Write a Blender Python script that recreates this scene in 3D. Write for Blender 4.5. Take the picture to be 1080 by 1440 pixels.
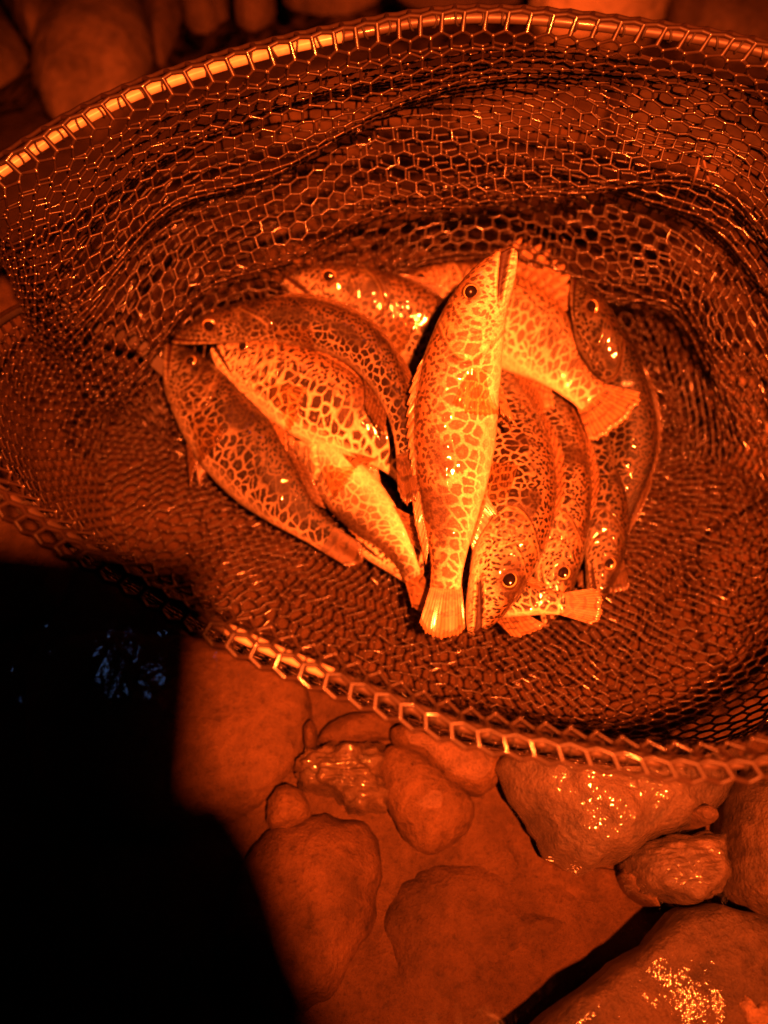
import bpy, bmesh, math, random
import numpy as np
from mathutils import Vector, Matrix, noise

for _o in list(bpy.data.objects):
    bpy.data.objects.remove(_o)
SC = bpy.context.scene
COL = SC.collection
R = math.radians

# ------------------------------------------------------------------ camera
PITCH = R(62.0)
CAM = np.array([0.0, -0.244, 0.560])
FOC = 720.0 / math.tan(R(31.0))            # focal length in photo pixels (1080 x 1440)
FWD = np.array([0.0, math.cos(PITCH), -math.sin(PITCH)])
UPV = np.array([0.0, math.sin(PITCH), math.cos(PITCH)])
RGT = np.array([1.0, 0.0, 0.0])
cd = bpy.data.cameras.new('camera')
cam = bpy.data.objects.new('camera', cd)
COL.objects.link(cam)
cam.matrix_world = Matrix(((RGT[0], UPV[0], -FWD[0], CAM[0]), (RGT[1], UPV[1], -FWD[1], CAM[1]),
                           (RGT[2], UPV[2], -FWD[2], CAM[2]), (0, 0, 0, 1)))
cd.sensor_fit = 'VERTICAL'
cd.sensor_height = 36.0
cd.lens = 18.0 / math.tan(R(31.0))
cd.clip_start = 0.004
cd.clip_end = 200.0
cd.dof.use_dof = True
cd.dof.focus_distance = 0.485
cd.dof.aperture_fstop = 3.3
SC.camera = cam

# ------------------------------------------------------------------ night sky and moon-like sky glow
w = bpy.data.worlds.new('World')
SC.world = w
w.use_nodes = True
wn = w.node_tree
bg = wn.nodes['Background']
sky = wn.nodes.new('ShaderNodeTexSky')
sky.sky_type = 'NISHITA'
sky.sun_disc = False
SUN_DIR = Vector((-0.17, 0.18, 0.56)).normalized()
sky.sun_elevation = math.asin(SUN_DIR.z)
sky.sun_rotation = math.atan2(SUN_DIR.x, SUN_DIR.y)
wn.links.new(sky.outputs[0], bg.inputs[0])
bg.inputs[1].default_value = 0.00025
sl = bpy.data.lights.new('moonlight', 'SUN')
sl.energy = 0.004
sl.angle = R(2.0)
sl.color = (0.22, 0.42, 1.0)
so = bpy.data.objects.new('moonlight', sl)
COL.objects.link(so)
so.rotation_euler = SUN_DIR.to_track_quat('Z', 'Y').to_euler()

SC.view_settings.view_transform = 'Standard'
SC.view_settings.look = 'None'
SC.view_settings.exposure = 0.0
SC.view_settings.gamma = 1.0
SC.view_settings.use_curve_mapping = False
SC.render.engine = 'CYCLES'
SC.cycles.use_denoising = True
SC.cycles.max_bounces = 8
SC.cycles.transparent_max_bounces = 16
SC.cycles.sample_clamp_indirect = 4.0

# ------------------------------------------------------------------ the angler's head lamp (the light that the photo is lit by)
LAMP = np.array([0.115, -0.394, 0.925])
BEAM_AT = np.array([0.040, 0.075, 0.05])
ld = bpy.data.lights.new('headlamp_light', 'SPOT')
ld.energy = 640.0
ld.color = (1.0, 0.116, 0.014)
ld.spot_size = R(57)
ld.spot_blend = 1.0
ld.shadow_soft_size = 0.013
lo = bpy.data.objects.new('headlamp_light', ld)
COL.objects.link(lo)
lo.location = LAMP
lo.rotation_euler = Vector(LAMP - BEAM_AT).to_track_quat('Z', 'Y').to_euler()


# ------------------------------------------------------------------ helpers
def ray(px, py):
    return FWD + RGT * ((px - 540.0) / FOC) + UPV * ((720.0 - py) / FOC)


def at_z(px, py, z):
    d = ray(px, py)
    return CAM + d * ((z - CAM[2]) / d[2])


def unit(v):
    return v / np.maximum(np.linalg.norm(v, axis=-1, keepdims=True), 1e-9)


def catmull(pts, n, closed=False):
    P = np.asarray(pts, float)
    m = len(P)
    if closed:
        ext = np.vstack([P[-1], P, P[0], P[1]])
        segs = m
    else:
        ext = np.vstack([2 * P[0] - P[1], P, 2 * P[-1] - P[-2]])
        segs = m - 1
    out = []
    for s in range(segs):
        a, b, c, d = ext[s], ext[s + 1], ext[s + 2], ext[s + 3]
        for t in np.linspace(0, 1, 24, endpoint=False):
            out.append(0.5 * ((2 * b) + (c - a) * t + (2 * a - 5 * b + 4 * c - d) * t * t + (3 * b - a - 3 * c + d) * t ** 3))
    out.append(ext[1] if closed else P[-1])
    out = np.array(out)
    l = np.concatenate([[0], np.cumsum(np.linalg.norm(np.diff(out, axis=0), axis=1))])
    u = np.linspace(0, l[-1], n, endpoint=not closed)
    return np.stack([np.interp(u, l, out[:, k]) for k in range(out.shape[1])], 1), l[-1]


def mesh_np(name, V, F, mat, parent=None, smooth=True, attrs=None):
    me = bpy.data.meshes.new(name)
    V = np.asarray(V, np.float32)
    if isinstance(F, np.ndarray):
        nf, k = F.shape
        me.vertices.add(len(V))
        me.vertices.foreach_set('co', V.ravel())
        me.loops.add(nf * k)
        me.loops.foreach_set('vertex_index', F.astype(np.int32).ravel())
        me.polygons.add(nf)
        me.polygons.foreach_set('loop_start', np.arange(0, nf * k, k, dtype=np.int32))
        me.polygons.foreach_set('loop_total', np.full(nf, k, np.int32))
        me.update(calc_edges=True)
    else:
        me.from_pydata([tuple(map(float, v)) for v in V], [], [tuple(f) for f in F])
        me.update()
    me.polygons.foreach_set('use_smooth', np.full(len(me.polygons), smooth, bool))
    for an, (ty, arr) in (attrs or {}).items():
        at = me.attributes.new(an, ty, 'POINT')
        at.data.foreach_set('vector' if ty == 'FLOAT_VECTOR' else 'value', np.asarray(arr, np.float32).ravel())
    if mat is not None:
        for mm in (mat if isinstance(mat, (list, tuple)) else [mat]):
            me.materials.append(mm)
    o = bpy.data.objects.new(name, me)
    COL.objects.link(o)
    if parent is not None:
        o.parent = parent
    return o


def tag(o, label=None, cat=None, group=None, kind=None):
    if label:
        o['label'] = label
    if cat:
        o['category'] = cat
    if group:
        o['group'] = group
    if kind:
        o['kind'] = kind
    return o


def empty(name, loc, label, cat, group=None):
    e = bpy.data.objects.new(name, None)
    e.empty_display_size = 0.02
    COL.objects.link(e)
    e.location = loc
    bpy.context.view_layer.update()
    return tag(e, label, cat, group)


def under(o, e):
    o.parent = e
    o.matrix_parent_inverse = Matrix.Translation(e.location).inverted()
    return o


def tube_mesh(path, rad, sides=10, closed=False):
    P = np.asarray(path, float)
    n = len(P)
    T = np.gradient(P, axis=0) if not closed else np.roll(P, -1, 0) - np.roll(P, 1, 0)
    T = unit(T)
    N = np.zeros_like(P)
    ref = np.array([0, 0, 1.0]) if abs(T[0][2]) < 0.9 else np.array([1.0, 0, 0])
    prev = ref
    for i in range(n):
        v = prev - T[i] * np.dot(prev, T[i])
        v = v / np.linalg.norm(v)
        N[i] = v
        prev = v
    B = np.cross(T, N)
    r = np.broadcast_to(np.asarray(rad, float), (n,))
    a = np.linspace(0, 2 * math.pi, sides, endpoint=False)
    V = (P[:, None, :] + (N[:, None, :] * np.cos(a)[None, :, None] + B[:, None, :] * np.sin(a)[None, :, None]) * r[:, None, None]).reshape(-1, 3)
    F = []
    for i in range(n if closed else n - 1):
        j = (i + 1) % n
        for k in range(sides):
            l = (k + 1) % sides
            F.append((i * sides + k, i * sides + l, j * sides + l, j * sides + k))
    if not closed:
        F.append(tuple(range(sides))[::-1])
        F.append(tuple((n - 1) * sides + k for k in range(sides)))
    return V, F


class NT:
    def __init__(s, name):
        s.m = bpy.data.materials.new(name)
        s.m.use_nodes = True
        s.t = s.m.node_tree
        s.b = s.t.nodes['Principled BSDF']
        s.out = s.t.nodes['Material Output']

    def n(s, ty, **kw):
        nd = s.t.nodes.new('ShaderNode' + ty)
        for k, v in kw.items():
            if k.startswith('i_'):
                nd.inputs[k[2:].replace('_', ' ')].default_value = v
            else:
                setattr(nd, k, v)
        return nd

    def l(s, a, b):
        s.t.links.new(a, b)

    def ramp(s, fac, stops, interp='LINEAR'):
        nd = s.n('ValToRGB')
        nd.color_ramp.interpolation = interp
        e = nd.color_ramp.elements
        while len(e) < len(stops):
            e.new(0.5)
        for el, (p, c) in zip(e, stops):
            el.position = p
            el.color = (c, c, c, 1) if isinstance(c, (int, float)) else (*c, 1)
        s.l(fac, nd.inputs[0])
        return nd.outputs[0]

    def mix(s, fac, a, b, mode='MIX'):
        nd = s.n('Mix', data_type='RGBA', blend_type=mode)
        for sock, v in ((nd.inputs[0], fac), (nd.inputs[6], a), (nd.inputs[7], b)):
            if hasattr(v, 'links'):
                s.l(v, sock)
            elif isinstance(v, (int, float)):
                sock.default_value = v if sock == nd.inputs[0] else (v, v, v, 1)
            else:
                sock.default_value = (*v, 1)
        return nd.outputs[2]

    def math(s, op, a, b=0.0, c=0.0, clamp=False):
        nd = s.n('Math', operation=op, use_clamp=clamp)
        for i, v in enumerate((a, b, c)):
            if hasattr(v, 'links'):
                s.l(v, nd.inputs[i])
            else:
                nd.inputs[i].default_value = v
        return nd.outputs[0]

    def attr(s, name):
        return s.n('Attribute', attribute_name=name)

    def bump(s, h, strength, dist, normal=None):
        nd = s.n('Bump')
        nd.inputs['Strength'].default_value = strength
        nd.inputs['Distance'].default_value = dist
        s.l(h, nd.inputs['Height'])
        if normal is not None:
            s.l(normal, nd.inputs['Normal'])
        return nd.outputs[0]


# ------------------------------------------------------------------ materials
def rock_material(name, dark, light, rough, wet, sparkle, scale=1.0, vein=0.0):
    m = NT(name)
    oi = m.n('ObjectInfo')
    tc = m.n('TexCoord')
    off = m.n('VectorMath', operation='ADD')
    m.l(tc.outputs['Object'], off.inputs[0])
    sc_ = m.n('VectorMath', operation='SCALE')
    cmb = m.n('CombineXYZ')
    for k in range(3):
        m.l(oi.outputs['Random'], cmb.inputs[k])
    m.l(cmb.outputs[0], sc_.inputs[0])
    sc_.inputs['Scale'].default_value = 7.0
    m.l(sc_.outputs[0], off.inputs[1])
    v = off.outputs[0]
    n1 = m.n('TexNoise', i_Scale=22 * scale, i_Detail=8, i_Roughness=0.62)
    n2 = m.n('TexNoise', i_Scale=110 * scale, i_Detail=6, i_Roughness=0.7)
    n3 = m.n('TexNoise', i_Scale=520 * scale, i_Detail=4, i_Roughness=0.65)
    vo = m.n('TexVoronoi', i_Scale=330 * scale)
    for nd in (n1, n2, n3, vo):
        m.l(v, nd.inputs['Vector'])
    f = m.math('ADD', m.math('MULTIPLY', n1.outputs[0], 0.62), m.math('MULTIPLY', n2.outputs[0], 0.38))
    c = m.mix(m.ramp(f, [(0.40, 0.0), (0.60, 1.0)]), dark, light)
    tone = m.math('MULTIPLY_ADD', oi.outputs['Random'], 0.5, 0.72)
    tv = m.n('CombineColor')
    for k in range(3):
        m.l(tone, tv.inputs[k])
    c = m.mix(1.0, c, tv.outputs[0], 'MULTIPLY')
    sp = m.ramp(n3.outputs[0], [(0.34, 0.80), (0.66, 1.10)])
    pit = m.ramp(n2.outputs[0], [(0.28, 0.60), (0.44, 1.0)])
    c = m.mix(1.0, c, pit, 'MULTIPLY')
    c = m.mix(1.0, c, sp, 'MULTIPLY')
    if vein:
        wv = m.n('TexNoise', i_Scale=9.0, i_Detail=3, noise_type='RIDGED_MULTIFRACTAL')
        m.l(v, wv.inputs['Vector'])
        c = m.mix(m.ramp(wv.outputs[0], [(0.75, 0.0), (0.95, vein)]), c, (light[0] * 1.6, light[1] * 1.6, light[2] * 1.6))
    m.l(c, m.b.inputs['Base Color'])
    m.b.inputs['Roughness'].default_value = rough
    m.b.inputs['Specular IOR Level'].default_value = 0.25 + 0.3 * wet
    m.b.inputs['Coat Weight'].default_value = wet
    m.b.inputs['Coat Roughness'].default_value = 0.05
    bn = m.bump(n1.outputs[0], 0.6, 0.012)
    bn = m.bump(n2.outputs[0], 0.7, 0.0040, bn)
    bn = m.bump(n3.outputs[0], 0.6, 0.0012, bn)
    m.l(bn, m.b.inputs['Normal'])
    if wet:
        cb = m.bump(vo.outputs[0], 0.30 * sparkle, 0.0008, m.bump(n2.outputs[0], 0.16, 0.0016))
        m.l(cb, m.b.inputs['Coat Normal'])
    return m.m


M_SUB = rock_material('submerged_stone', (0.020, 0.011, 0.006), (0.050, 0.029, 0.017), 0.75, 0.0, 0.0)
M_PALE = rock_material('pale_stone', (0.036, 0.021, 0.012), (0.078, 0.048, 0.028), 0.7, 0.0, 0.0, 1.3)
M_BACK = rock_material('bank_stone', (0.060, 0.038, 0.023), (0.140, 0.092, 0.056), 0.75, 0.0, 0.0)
M_BRIGHT = rock_material('light_stone', (0.20, 0.14, 0.09), (0.36, 0.26, 0.17), 0.75, 0.0, 0.0)
M_WET = rock_material('wet_rock', (0.018, 0.011, 0.007), (0.050, 0.032, 0.019), 0.65, 0.9, 3.6)
M_DARKWET = rock_material('dark_wet_rock', (0.014, 0.009, 0.006), (0.042, 0.027, 0.016), 0.6, 0.18, 0.9, 1.2, 0.25)
M_BED = rock_material('river_sand', (0.024, 0.014, 0.008), (0.045, 0.027, 0.016), 0.8, 0.0, 0.0, 2.0)


def water_material():
    m = NT('shallow_water')
    t = m.t
    t.nodes.remove(m.b)
    tr = m.n('BsdfTransparent')
    tr.inputs[0].default_value = (0.90, 0.86, 0.78, 1)
    gl = m.n('BsdfGlossy', distribution='GGX')
    gl.inputs['Roughness'].default_value = 0.045
    tc = m.n('TexCoord')
    n1 = m.n('TexNoise', i_Scale=13, i_Detail=3, i_Roughness=0.5, i_Distortion=0.8)
    n2 = m.n('TexNoise', i_Scale=75, i_Detail=2, i_Roughness=0.5, i_Distortion=0.4)
    mp = m.n('Mapping')
    mp.inputs['Scale'].default_value = (2.3, 1.5, 1.0)
    mp.inputs['Rotation'].default_value = (0, 0, 0.15)
    m.l(tc.outputs['Object'], mp.inputs[0])
    m.l(mp.outputs[0], n1.inputs['Vector'])
    m.l(tc.outputs['Object'], n2.inputs['Vector'])
    b = m.bump(n1.outputs[0], 0.11, 0.010)
    b = m.bump(n2.outputs[0], 0.10, 0.0010, b)
    m.l(b, gl.inputs['Normal'])
    fr = m.n('Fresnel', i_IOR=1.33)
    m.l(b, fr.inputs['Normal'])
    mx = m.n('MixShader')
    m.l(fr.outputs[0], mx.inputs[0])
    m.l(tr.outputs[0], mx.inputs[1])
    m.l(gl.outputs[0], mx.inputs[2])
    m.l(mx.outputs[0], m.out.inputs[0])
    return m.m


M_WATER = water_material()


def plain(name, col, rough=0.5, metal=0.0, coat=0.0, spec=0.5):
    m = NT(name)
    tc = m.n('TexCoord')
    n1 = m.n('TexNoise', i_Scale=180, i_Detail=4)
    m.l(tc.outputs['Object'], n1.inputs['Vector'])
    sp = m.ramp(n1.outputs[0], [(0.3, 0.75), (0.7, 1.15)])
    m.l(m.mix(1.0, col, sp, 'MULTIPLY'), m.b.inputs['Base Color'])
    m.b.inputs['Roughness'].default_value = rough
    m.b.inputs['Metallic'].default_value = metal
    m.b.inputs['Coat Weight'].default_value = coat
    m.b.inputs['Coat Roughness'].default_value = 0.08
    m.b.inputs['Specular IOR Level'].default_value = spec
    return m.m


M_NET = plain('wet_net_cord', (0.013, 0.007, 0.004), 0.45, 0.0, 0.20, 0.22)
M_KNOT = plain('wet_net_knot', (0.022, 0.014, 0.009), 0.35, 0.0, 1.0, 0.5)
M_TUBE_GLEAM = plain('pale_tube_gleam', (0.30, 0.24, 0.18), 0.28, 0.0, 1.0)  # paler tube colour standing in for the lamp's gleam
M_HOOP = plain('dark_coated_tube', (0.030, 0.020, 0.014), 0.5, 0.0, 0.1, 0.3)
M_CORD = plain('black_cord', (0.018, 0.014, 0.012), 0.6, 0.0, 0.0, 0.12)
M_BLACK = plain('black_plastic', (0.02, 0.02, 0.02), 0.4)
M_SKIN = plain('skin', (0.48, 0.30, 0.22), 0.5)
M_LENS = plain('lamp_lens', (0.8, 0.75, 0.7), 0.15)


def fish_material():
    m = NT('mottled_fish_skin')
    rest = m.attr('rest').outputs['Vector']
    y = m.attr('vpos').outputs['Fac']          # -1 belly .. +1 back
    tp = m.attr('tpos').outputs['Fac']
    tone = m.attr('tone').outputs['Fac']       # 0 dark fish .. 1 pale fish
    orb = m.attr('orbit').outputs['Fac']
    mouth = m.attr('mouth').outputs['Fac']
    wn_ = m.n('TexNoise', i_Scale=95, i_Detail=3)
    m.l(rest, wn_.inputs['Vector'])
    sub = m.n('VectorMath', operation='SUBTRACT')
    m.l(wn_.outputs['Color'], sub.inputs[0])
    sub.inputs[1].default_value = (0.5, 0.5, 0.5)
    scl = m.n('VectorMath', operation='SCALE')
    scl.inputs['Scale'].default_value = 0.0085
    m.l(sub.outputs[0], scl.inputs[0])
    add = m.n('VectorMath', operation='ADD')
    m.l(rest, add.inputs[0])
    m.l(scl.outputs[0], add.inputs[1])
    v = add.outputs[0]
    ve = m.n('TexVoronoi', feature='DISTANCE_TO_EDGE', voronoi_dimensions='2D', i_Scale=142, i_Randomness=0.9)
    vf = m.n('TexVoronoi', feature='F1', voronoi_dimensions='2D', i_Scale=142, i_Randomness=0.9)
    vd = m.n('TexVoronoi', feature='F1', voronoi_dimensions='2D', i_Scale=290, i_Randomness=1.0)
    for nd in (ve, vf, vd):
        m.l(v, nd.inputs['Vector'])
    nb = m.n('TexNoise', i_Scale=30, i_Detail=4, i_Roughness=0.55)
    nf = m.n('TexNoise', i_Scale=700, i_Detail=3, i_Roughness=0.6)
    nm = m.n('TexNoise', i_Scale=140, i_Detail=5, i_Roughness=0.65)
    for nd in (nb, nf, nm):
        m.l(rest, nd.inputs['Vector'])
    # cells: dark with soft rim, paler core
    edge = m.math('ADD', ve.outputs['Distance'], m.math('MULTIPLY', m.math('SUBTRACT', nm.outputs[0], 0.5), 0.22))
    cell = m.ramp(edge, [(0.03, 0.0), (0.18, 1.0)], 'EASE')
    cell = m.math('MULTIPLY', cell, m.ramp(m.math('ADD', vf.outputs['Distance'], m.math('MULTIPLY', m.math('SUBTRACT', nm.outputs[0], 0.5), 0.12)), [(0.50, 1.0), (0.68, 0.15)]))
    core = m.ramp(vf.outputs['Distance'], [(0.0, 0.45), (0.30, 0.0)])
    cell = m.math('SUBTRACT', cell, m.math('MULTIPLY', core, m.math('GREATER_THAN', vf.outputs['Color'], 0.4)), clamp=True)
    dots = m.ramp(m.math('ADD', vd.outputs['Distance'], m.math('MULTIPLY', m.math('SUBTRACT', nm.outputs[0], 0.5), 0.5)), [(0.26, 1.0), (0.42, 0.0)])
    headw = m.ramp(tp, [(0.15, 1.0), (0.30, 0.0)])
    backw = m.ramp(m.math('MULTIPLY_ADD', y, 0.5, 0.5), [(0.66, 0.0), (0.84, 1.0)])
    dw = m.math('MAXIMUM', headw, backw)
    spots = m.mix(dw, cell, dots)
    bellyw = m.ramp(m.math('MULTIPLY_ADD', y, 0.5, 0.5), [(0.10, 1.0), (0.34, 0.0)])
    spots = m.math('MULTIPLY', spots, m.math('MULTIPLY_ADD', bellyw, -0.70, 1.0))
    spots = m.math('MULTIPLY', spots, m.ramp(nb.outputs[0], [(0.30, 0.75), (0.50, 1.0)]))
    spots = m.math('MULTIPLY', spots, 1.4, clamp=True)
    spots = m.math('MULTIPLY', spots, m.attr('spot').outputs['Fac'])
    yy = m.math('MULTIPLY_ADD', y, 0.5, 0.5)
    yy = m.math('ADD', yy, m.math('MULTIPLY', m.math('SUBTRACT', nb.outputs[0], 0.5), 0.35))
    pale = m.mix(m.ramp(yy, [(0.20, 0.0), (0.58, 0.40), (0.92, 1.0)]), (0.84, 0.75, 0.55), (0.19, 0.115, 0.05))
    dark = m.mix(m.ramp(yy, [(0.15, 0.0), (0.75, 1.0)]), (0.042, 0.023, 0.010), (0.013, 0.007, 0.003))
    c = m.mix(spots, pale, dark)
    # large dark saddles on the back
    sad = m.n('TexNoise', i_Scale=24, i_Detail=2, i_Roughness=0.45)
    m.l(rest, sad.inputs['Vector'])
    sf = m.math('MULTIPLY', m.ramp(sad.outputs[0], [(0.53, 0.0), (0.60, 0.8)]), m.ramp(yy, [(0.40, 0.0), (0.65, 1.0)]))
    c = m.mix(sf, c, (0.05, 0.028, 0.014))
    tcol = m.mix(tone, (0.045, 0.037, 0.030), (0.72, 0.70, 0.68))
    c = m.mix(1.0, c, tcol, 'MULTIPLY')
    c = m.mix(1.0, c, m.ramp(nf.outputs[0], [(0.35, 0.70), (0.65, 1.15)]), 'MULTIPLY')
    c = m.mix(1.0, c, m.ramp(nb.outputs[0], [(0.30, 0.55), (0.62, 1.15)]), 'MULTIPLY')
    c = m.mix(m.math('MULTIPLY', orb, 0.85), c, (0.035, 0.020, 0.010))
    gc = m.attr('gillc').outputs['Fac']
    c = m.mix(m.math('MULTIPLY', gc, 0.38, clamp=True), c, m.mix(1.0, (0.70, 0.55, 0.30), tcol, 'MULTIPLY'))
    c = m.mix(m.math('MULTIPLY', gc, -0.75, clamp=True), c, (0.035, 0.018, 0.008))  # dark cheek stripes, plus gill crease shade painted into the colour
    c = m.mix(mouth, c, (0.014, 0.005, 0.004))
    m.l(c, m.b.inputs['Base Color'])
    m.b.inputs['Roughness'].default_value = 0.5
    m.b.inputs['Specular IOR Level'].default_value = 0.15
    m.b.inputs['Coat Weight'].default_value = 1.0
    m.b.inputs['Coat Roughness'].default_value = 0.022
    m.b.inputs['Coat IOR'].default_value = 1.48
    m.l(m.math('SUBTRACT', 1.0, mouth, clamp=True), m.b.inputs['Coat Weight'])
    scales = m.n('TexVoronoi', feature='DISTANCE_TO_EDGE', i_Scale=760)
    m.l(rest, scales.inputs['Vector'])
    m.l(m.mix(1.0, c, m.ramp(scales.outputs[0], [(0.02, 0.72), (0.22, 1.06)]), 'MULTIPLY'), m.b.inputs['Base Color'])
    b = m.bump(m.ramp(scales.outputs[0], [(0.0, 0.0), (0.25, 1.0)]), 0.30, 0.0004)
    b = m.bump(nm.outputs[0], 0.25, 0.0012, b)
    m.l(b, m.b.inputs['Normal'])
    c1 = m.n('TexNoise', i_Scale=240, i_Detail=0.3)
    c2 = m.n('TexNoise', i_Scale=85, i_Detail=0.0)
    m.l(rest, c1.inputs['Vector'])
    m.l(rest, c2.inputs['Vector'])
    m.l(m.bump(c2.outputs[0], 0.70, 0.0016, m.bump(c1.outputs[0], 1.0, 0.0008)), m.b.inputs['Coat Normal'])
    return m.m


def fin_material():
    m = NT('fin_membrane')
    r = m.attr('ray').outputs['Fac']
    al = m.attr('along').outputs['Fac']
    tone = m.attr('tone').outputs['Fac']
    rest = m.attr('rest').outputs['Vector']
    n1 = m.n('TexNoise', i_Scale=260, i_Detail=3)
    m.l(rest, n1.inputs['Vector'])
    band = m.math('SINE', m.math('MULTIPLY', m.math('ADD', al, m.math('MULTIPLY', n1.outputs[0], 0.16)), 21.0))
    band = m.math('MULTIPLY', m.ramp(band, [(0.35, 0.0), (0.75, 0.85)]), m.ramp(n1.outputs[0], [(0.42, 0.0), (0.56, 1.0)]))
    c = m.mix(m.ramp(r, [(0.2, 0.0), (0.85, 1.0)]), (0.16, 0.098, 0.044), (0.25, 0.16, 0.078))
    fv = m.n('TexVoronoi', feature='DISTANCE_TO_EDGE', voronoi_dimensions='2D', i_Scale=170)
    m.l(rest, fv.inputs['Vector'])
    net_ = m.math('MULTIPLY', m.ramp(fv.outputs['Distance'], [(0.05, 0.0), (0.2, 1.0)]), m.ramp(al, [(0.3, 0.7), (0.9, 0.1)]))
    c = m.mix(net_, c, (0.075, 0.042, 0.019))
    c = m.mix(band, c, (0.05, 0.028, 0.012))
    c = m.mix(1.0, c, m.mix(tone, (0.15, 0.13, 0.11), (1.0, 0.96, 0.92)), 'MULTIPLY')
    m.l(c, m.b.inputs['Base Color'])
    m.b.inputs['Roughness'].default_value = 0.5
    m.b.inputs['Coat Weight'].default_value = 0.35
    m.b.inputs['Coat Roughness'].default_value = 0.1
    tl = m.n('BsdfTranslucent')
    m.l(c, tl.inputs[0])
    mx = m.n('MixShader')
    mx.inputs[0].default_value = 0.22
    m.l(m.b.outputs[0], mx.inputs[1])
    m.l(tl.outputs[0], mx.inputs[2])
    clear = m.n('BsdfTransparent')
    clear.inputs[0].default_value = (0.92, 0.85, 0.72, 1)
    seen = m.attr('clear').outputs['Fac']
    thin = m.math('MULTIPLY', seen, m.ramp(r, [(0.25, 1.0), (0.9, 0.72)]))
    m2 = m.n('MixShader')
    m.l(thin, m2.inputs[0])
    m.l(mx.outputs[0], m2.inputs[1])
    m.l(clear.outputs[0], m2.inputs[2])
    m.l(m2.outputs[0], m.out.inputs[0])
    return m.m


M_FISH = fish_material()
M_FIN = fin_material()
M_PUPIL = plain('eye_pupil', (0.006, 0.004, 0.004), 0.12, 0.0, 1.0)
M_RING = plain('eye_ring', (0.34, 0.22, 0.09), 0.3, 0.0, 1.0)
M_IRIS = plain('eye_iris', (0.035, 0.02, 0.01), 0.3, 0.0, 1.0)


# ------------------------------------------------------------------ ground, stones, water
def inside(pt, poly):
    x, y = pt
    c = False
    j = len(poly) - 1
    for i in range(len(poly)):
        xi, yi = poly[i]
        xj, yj = poly[j]
        if (yi > y) != (yj > y) and x < (xj - xi) * (y - yi) / (yj - yi) + xi:
            c = not c
        j = i
    return c


def bed_height(x, y):
    return -0.0215 + 0.008 * noise.noise(Vector((x * 4, y * 4, 3.1))) + 0.005 * noise.noise(Vector((x * 17, y * 17, 7.7))) + 0.0022 * noise.noise(Vector((x * 48, y * 48, 1.7)))


bn = 420
gx = np.concatenate([np.linspace(-60, -1.4, 12), np.linspace(-1.2, 1.4, bn), np.linspace(1.6, 60, 12)])
gy = np.concatenate([np.linspace(-60, -1.4, 12), np.linspace(-1.0, 1.8, bn), np.linspace(2.0, 60, 12)])
GV = [(x, y, bed_height(x, y)) for y in gy for x in gx]
nx = len(gx)
GF = np.array([(j * nx + i, j * nx + i + 1, (j + 1) * nx + i + 1, (j + 1) * nx + i) for j in range(len(gy) - 1) for i in range(nx - 1)])
tag(mesh_np('riverbed', GV, GF, M_BED), 'sandy brown bed of the stream between the stones', kind='structure')

WATER_Z = 0.006
wv = mesh_np('water', [(-60, -60, WATER_Z), (60, -60, WATER_Z), (60, 60, WATER_Z), (-60, 60, WATER_Z)], [(0, 1, 2, 3)], M_WATER, smooth=False)
tag(wv, 'clear shallow water over the stones', kind='structure')

OUTLINES = []


def stone(poly_w, zb, h, mat, label, seed, power=2.6, rough=1.0, tilt=(0, 0), group=None, name='stone', facets=0.0):
    """A stone grown from its outline (world x, y at height zb): rounded top, skirt going into the bed."""
    P, L = catmull(poly_w, 96, closed=True)
    c = P.mean(0)
    rmean = np.linalg.norm(P - c, axis=1).mean()
    for i in range(len(P)):
        q = Vector((P[i][0], P[i][1], seed * 1.7)) / rmean
        P[i] = c + (P[i] - c) * (1 + .05 * rough * noise.noise(q * 3.3) + .03 * rough * noise.noise(q * 8.0))
    S = np.concatenate([np.array([0.80, 0.93]), 1 - (1 - np.linspace(1, 0, 22)) ** 1.0])
    V = []
    rnd = random.Random(seed)
    off = Vector((rnd.uniform(-50, 50), rnd.uniform(-50, 50), rnd.uniform(-50, 50)))
    nr = len(S)
    for k, s in enumerate(S):
        for i, p in enumerate(P):
            if k == 0:
                z = zb - 0.055
            elif k == 1:
                z = zb - 0.022
            else:
                z = zb + h * (1 - s ** power) ** (1 / 1.7)
            q = c + (p - c) * max(s, 0.004)
            d = q - c
            z += tilt[0] * d[0] + tilt[1] * d[1] if k > 1 else 0
            V.append([q[0], q[1], z])
    V = np.array(V)
    # displacement
    C3 = np.array([c[0], c[1], zb - 0.01])
    D = unit(V - C3)
    for i in range(len(V)):
        v = Vector(V[i])
        f = 1.0 / rmean
        a = 0.085 * rmean * noise.noise(v * f * 1.1 + off)
        a += 0.040 * rmean * rough * noise.noise(v * f * 3.1 + off)
        a += 0.022 * rmean * rough * noise.noise(v * f * 7.0 + off)
        a += 0.010 * rmean * rough * noise.noise(v * f * 17.0 + off)
        if facets:
            dv, _p = noise.voronoi(v * f * 1.7 + off)
            a += facets * rmean * (dv[1] - dv[0] - 0.4) * 0.35
            a += facets * rmean * 0.12 * noise.noise(Vector((v.x * f * 3, v.y * f * 12, v.z * f * 6)) + off)
        V[i] += D[i] * a
    F = []
    n = len(P)
    for k in range(nr - 1):
        for i in range(n):
            j = (i + 1) % n
            F.append((k * n + i, k * n + j, (k + 1) * n + j, (k + 1) * n + i))
    V[-n:] = V[-n:].mean(0) + (V[-n:] - V[-n:].mean(0)) * 0.2
    F.append(tuple((nr - 1) * n + i for i in range(n)))
    o = Vector((c[0], c[1], zb))
    ob = mesh_np(name, V - np.array(o), F, mat)
    ob.location = o
    OUTLINES.append([tuple(p) for p in P])
    return tag(ob, label, 'stone', group)


def pstone(px, zb, h, mat, label, seed, **kw):
    return stone([at_z(x, y, zb)[:2] for x, y in px], zb, h, mat, label, seed, **kw)


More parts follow.
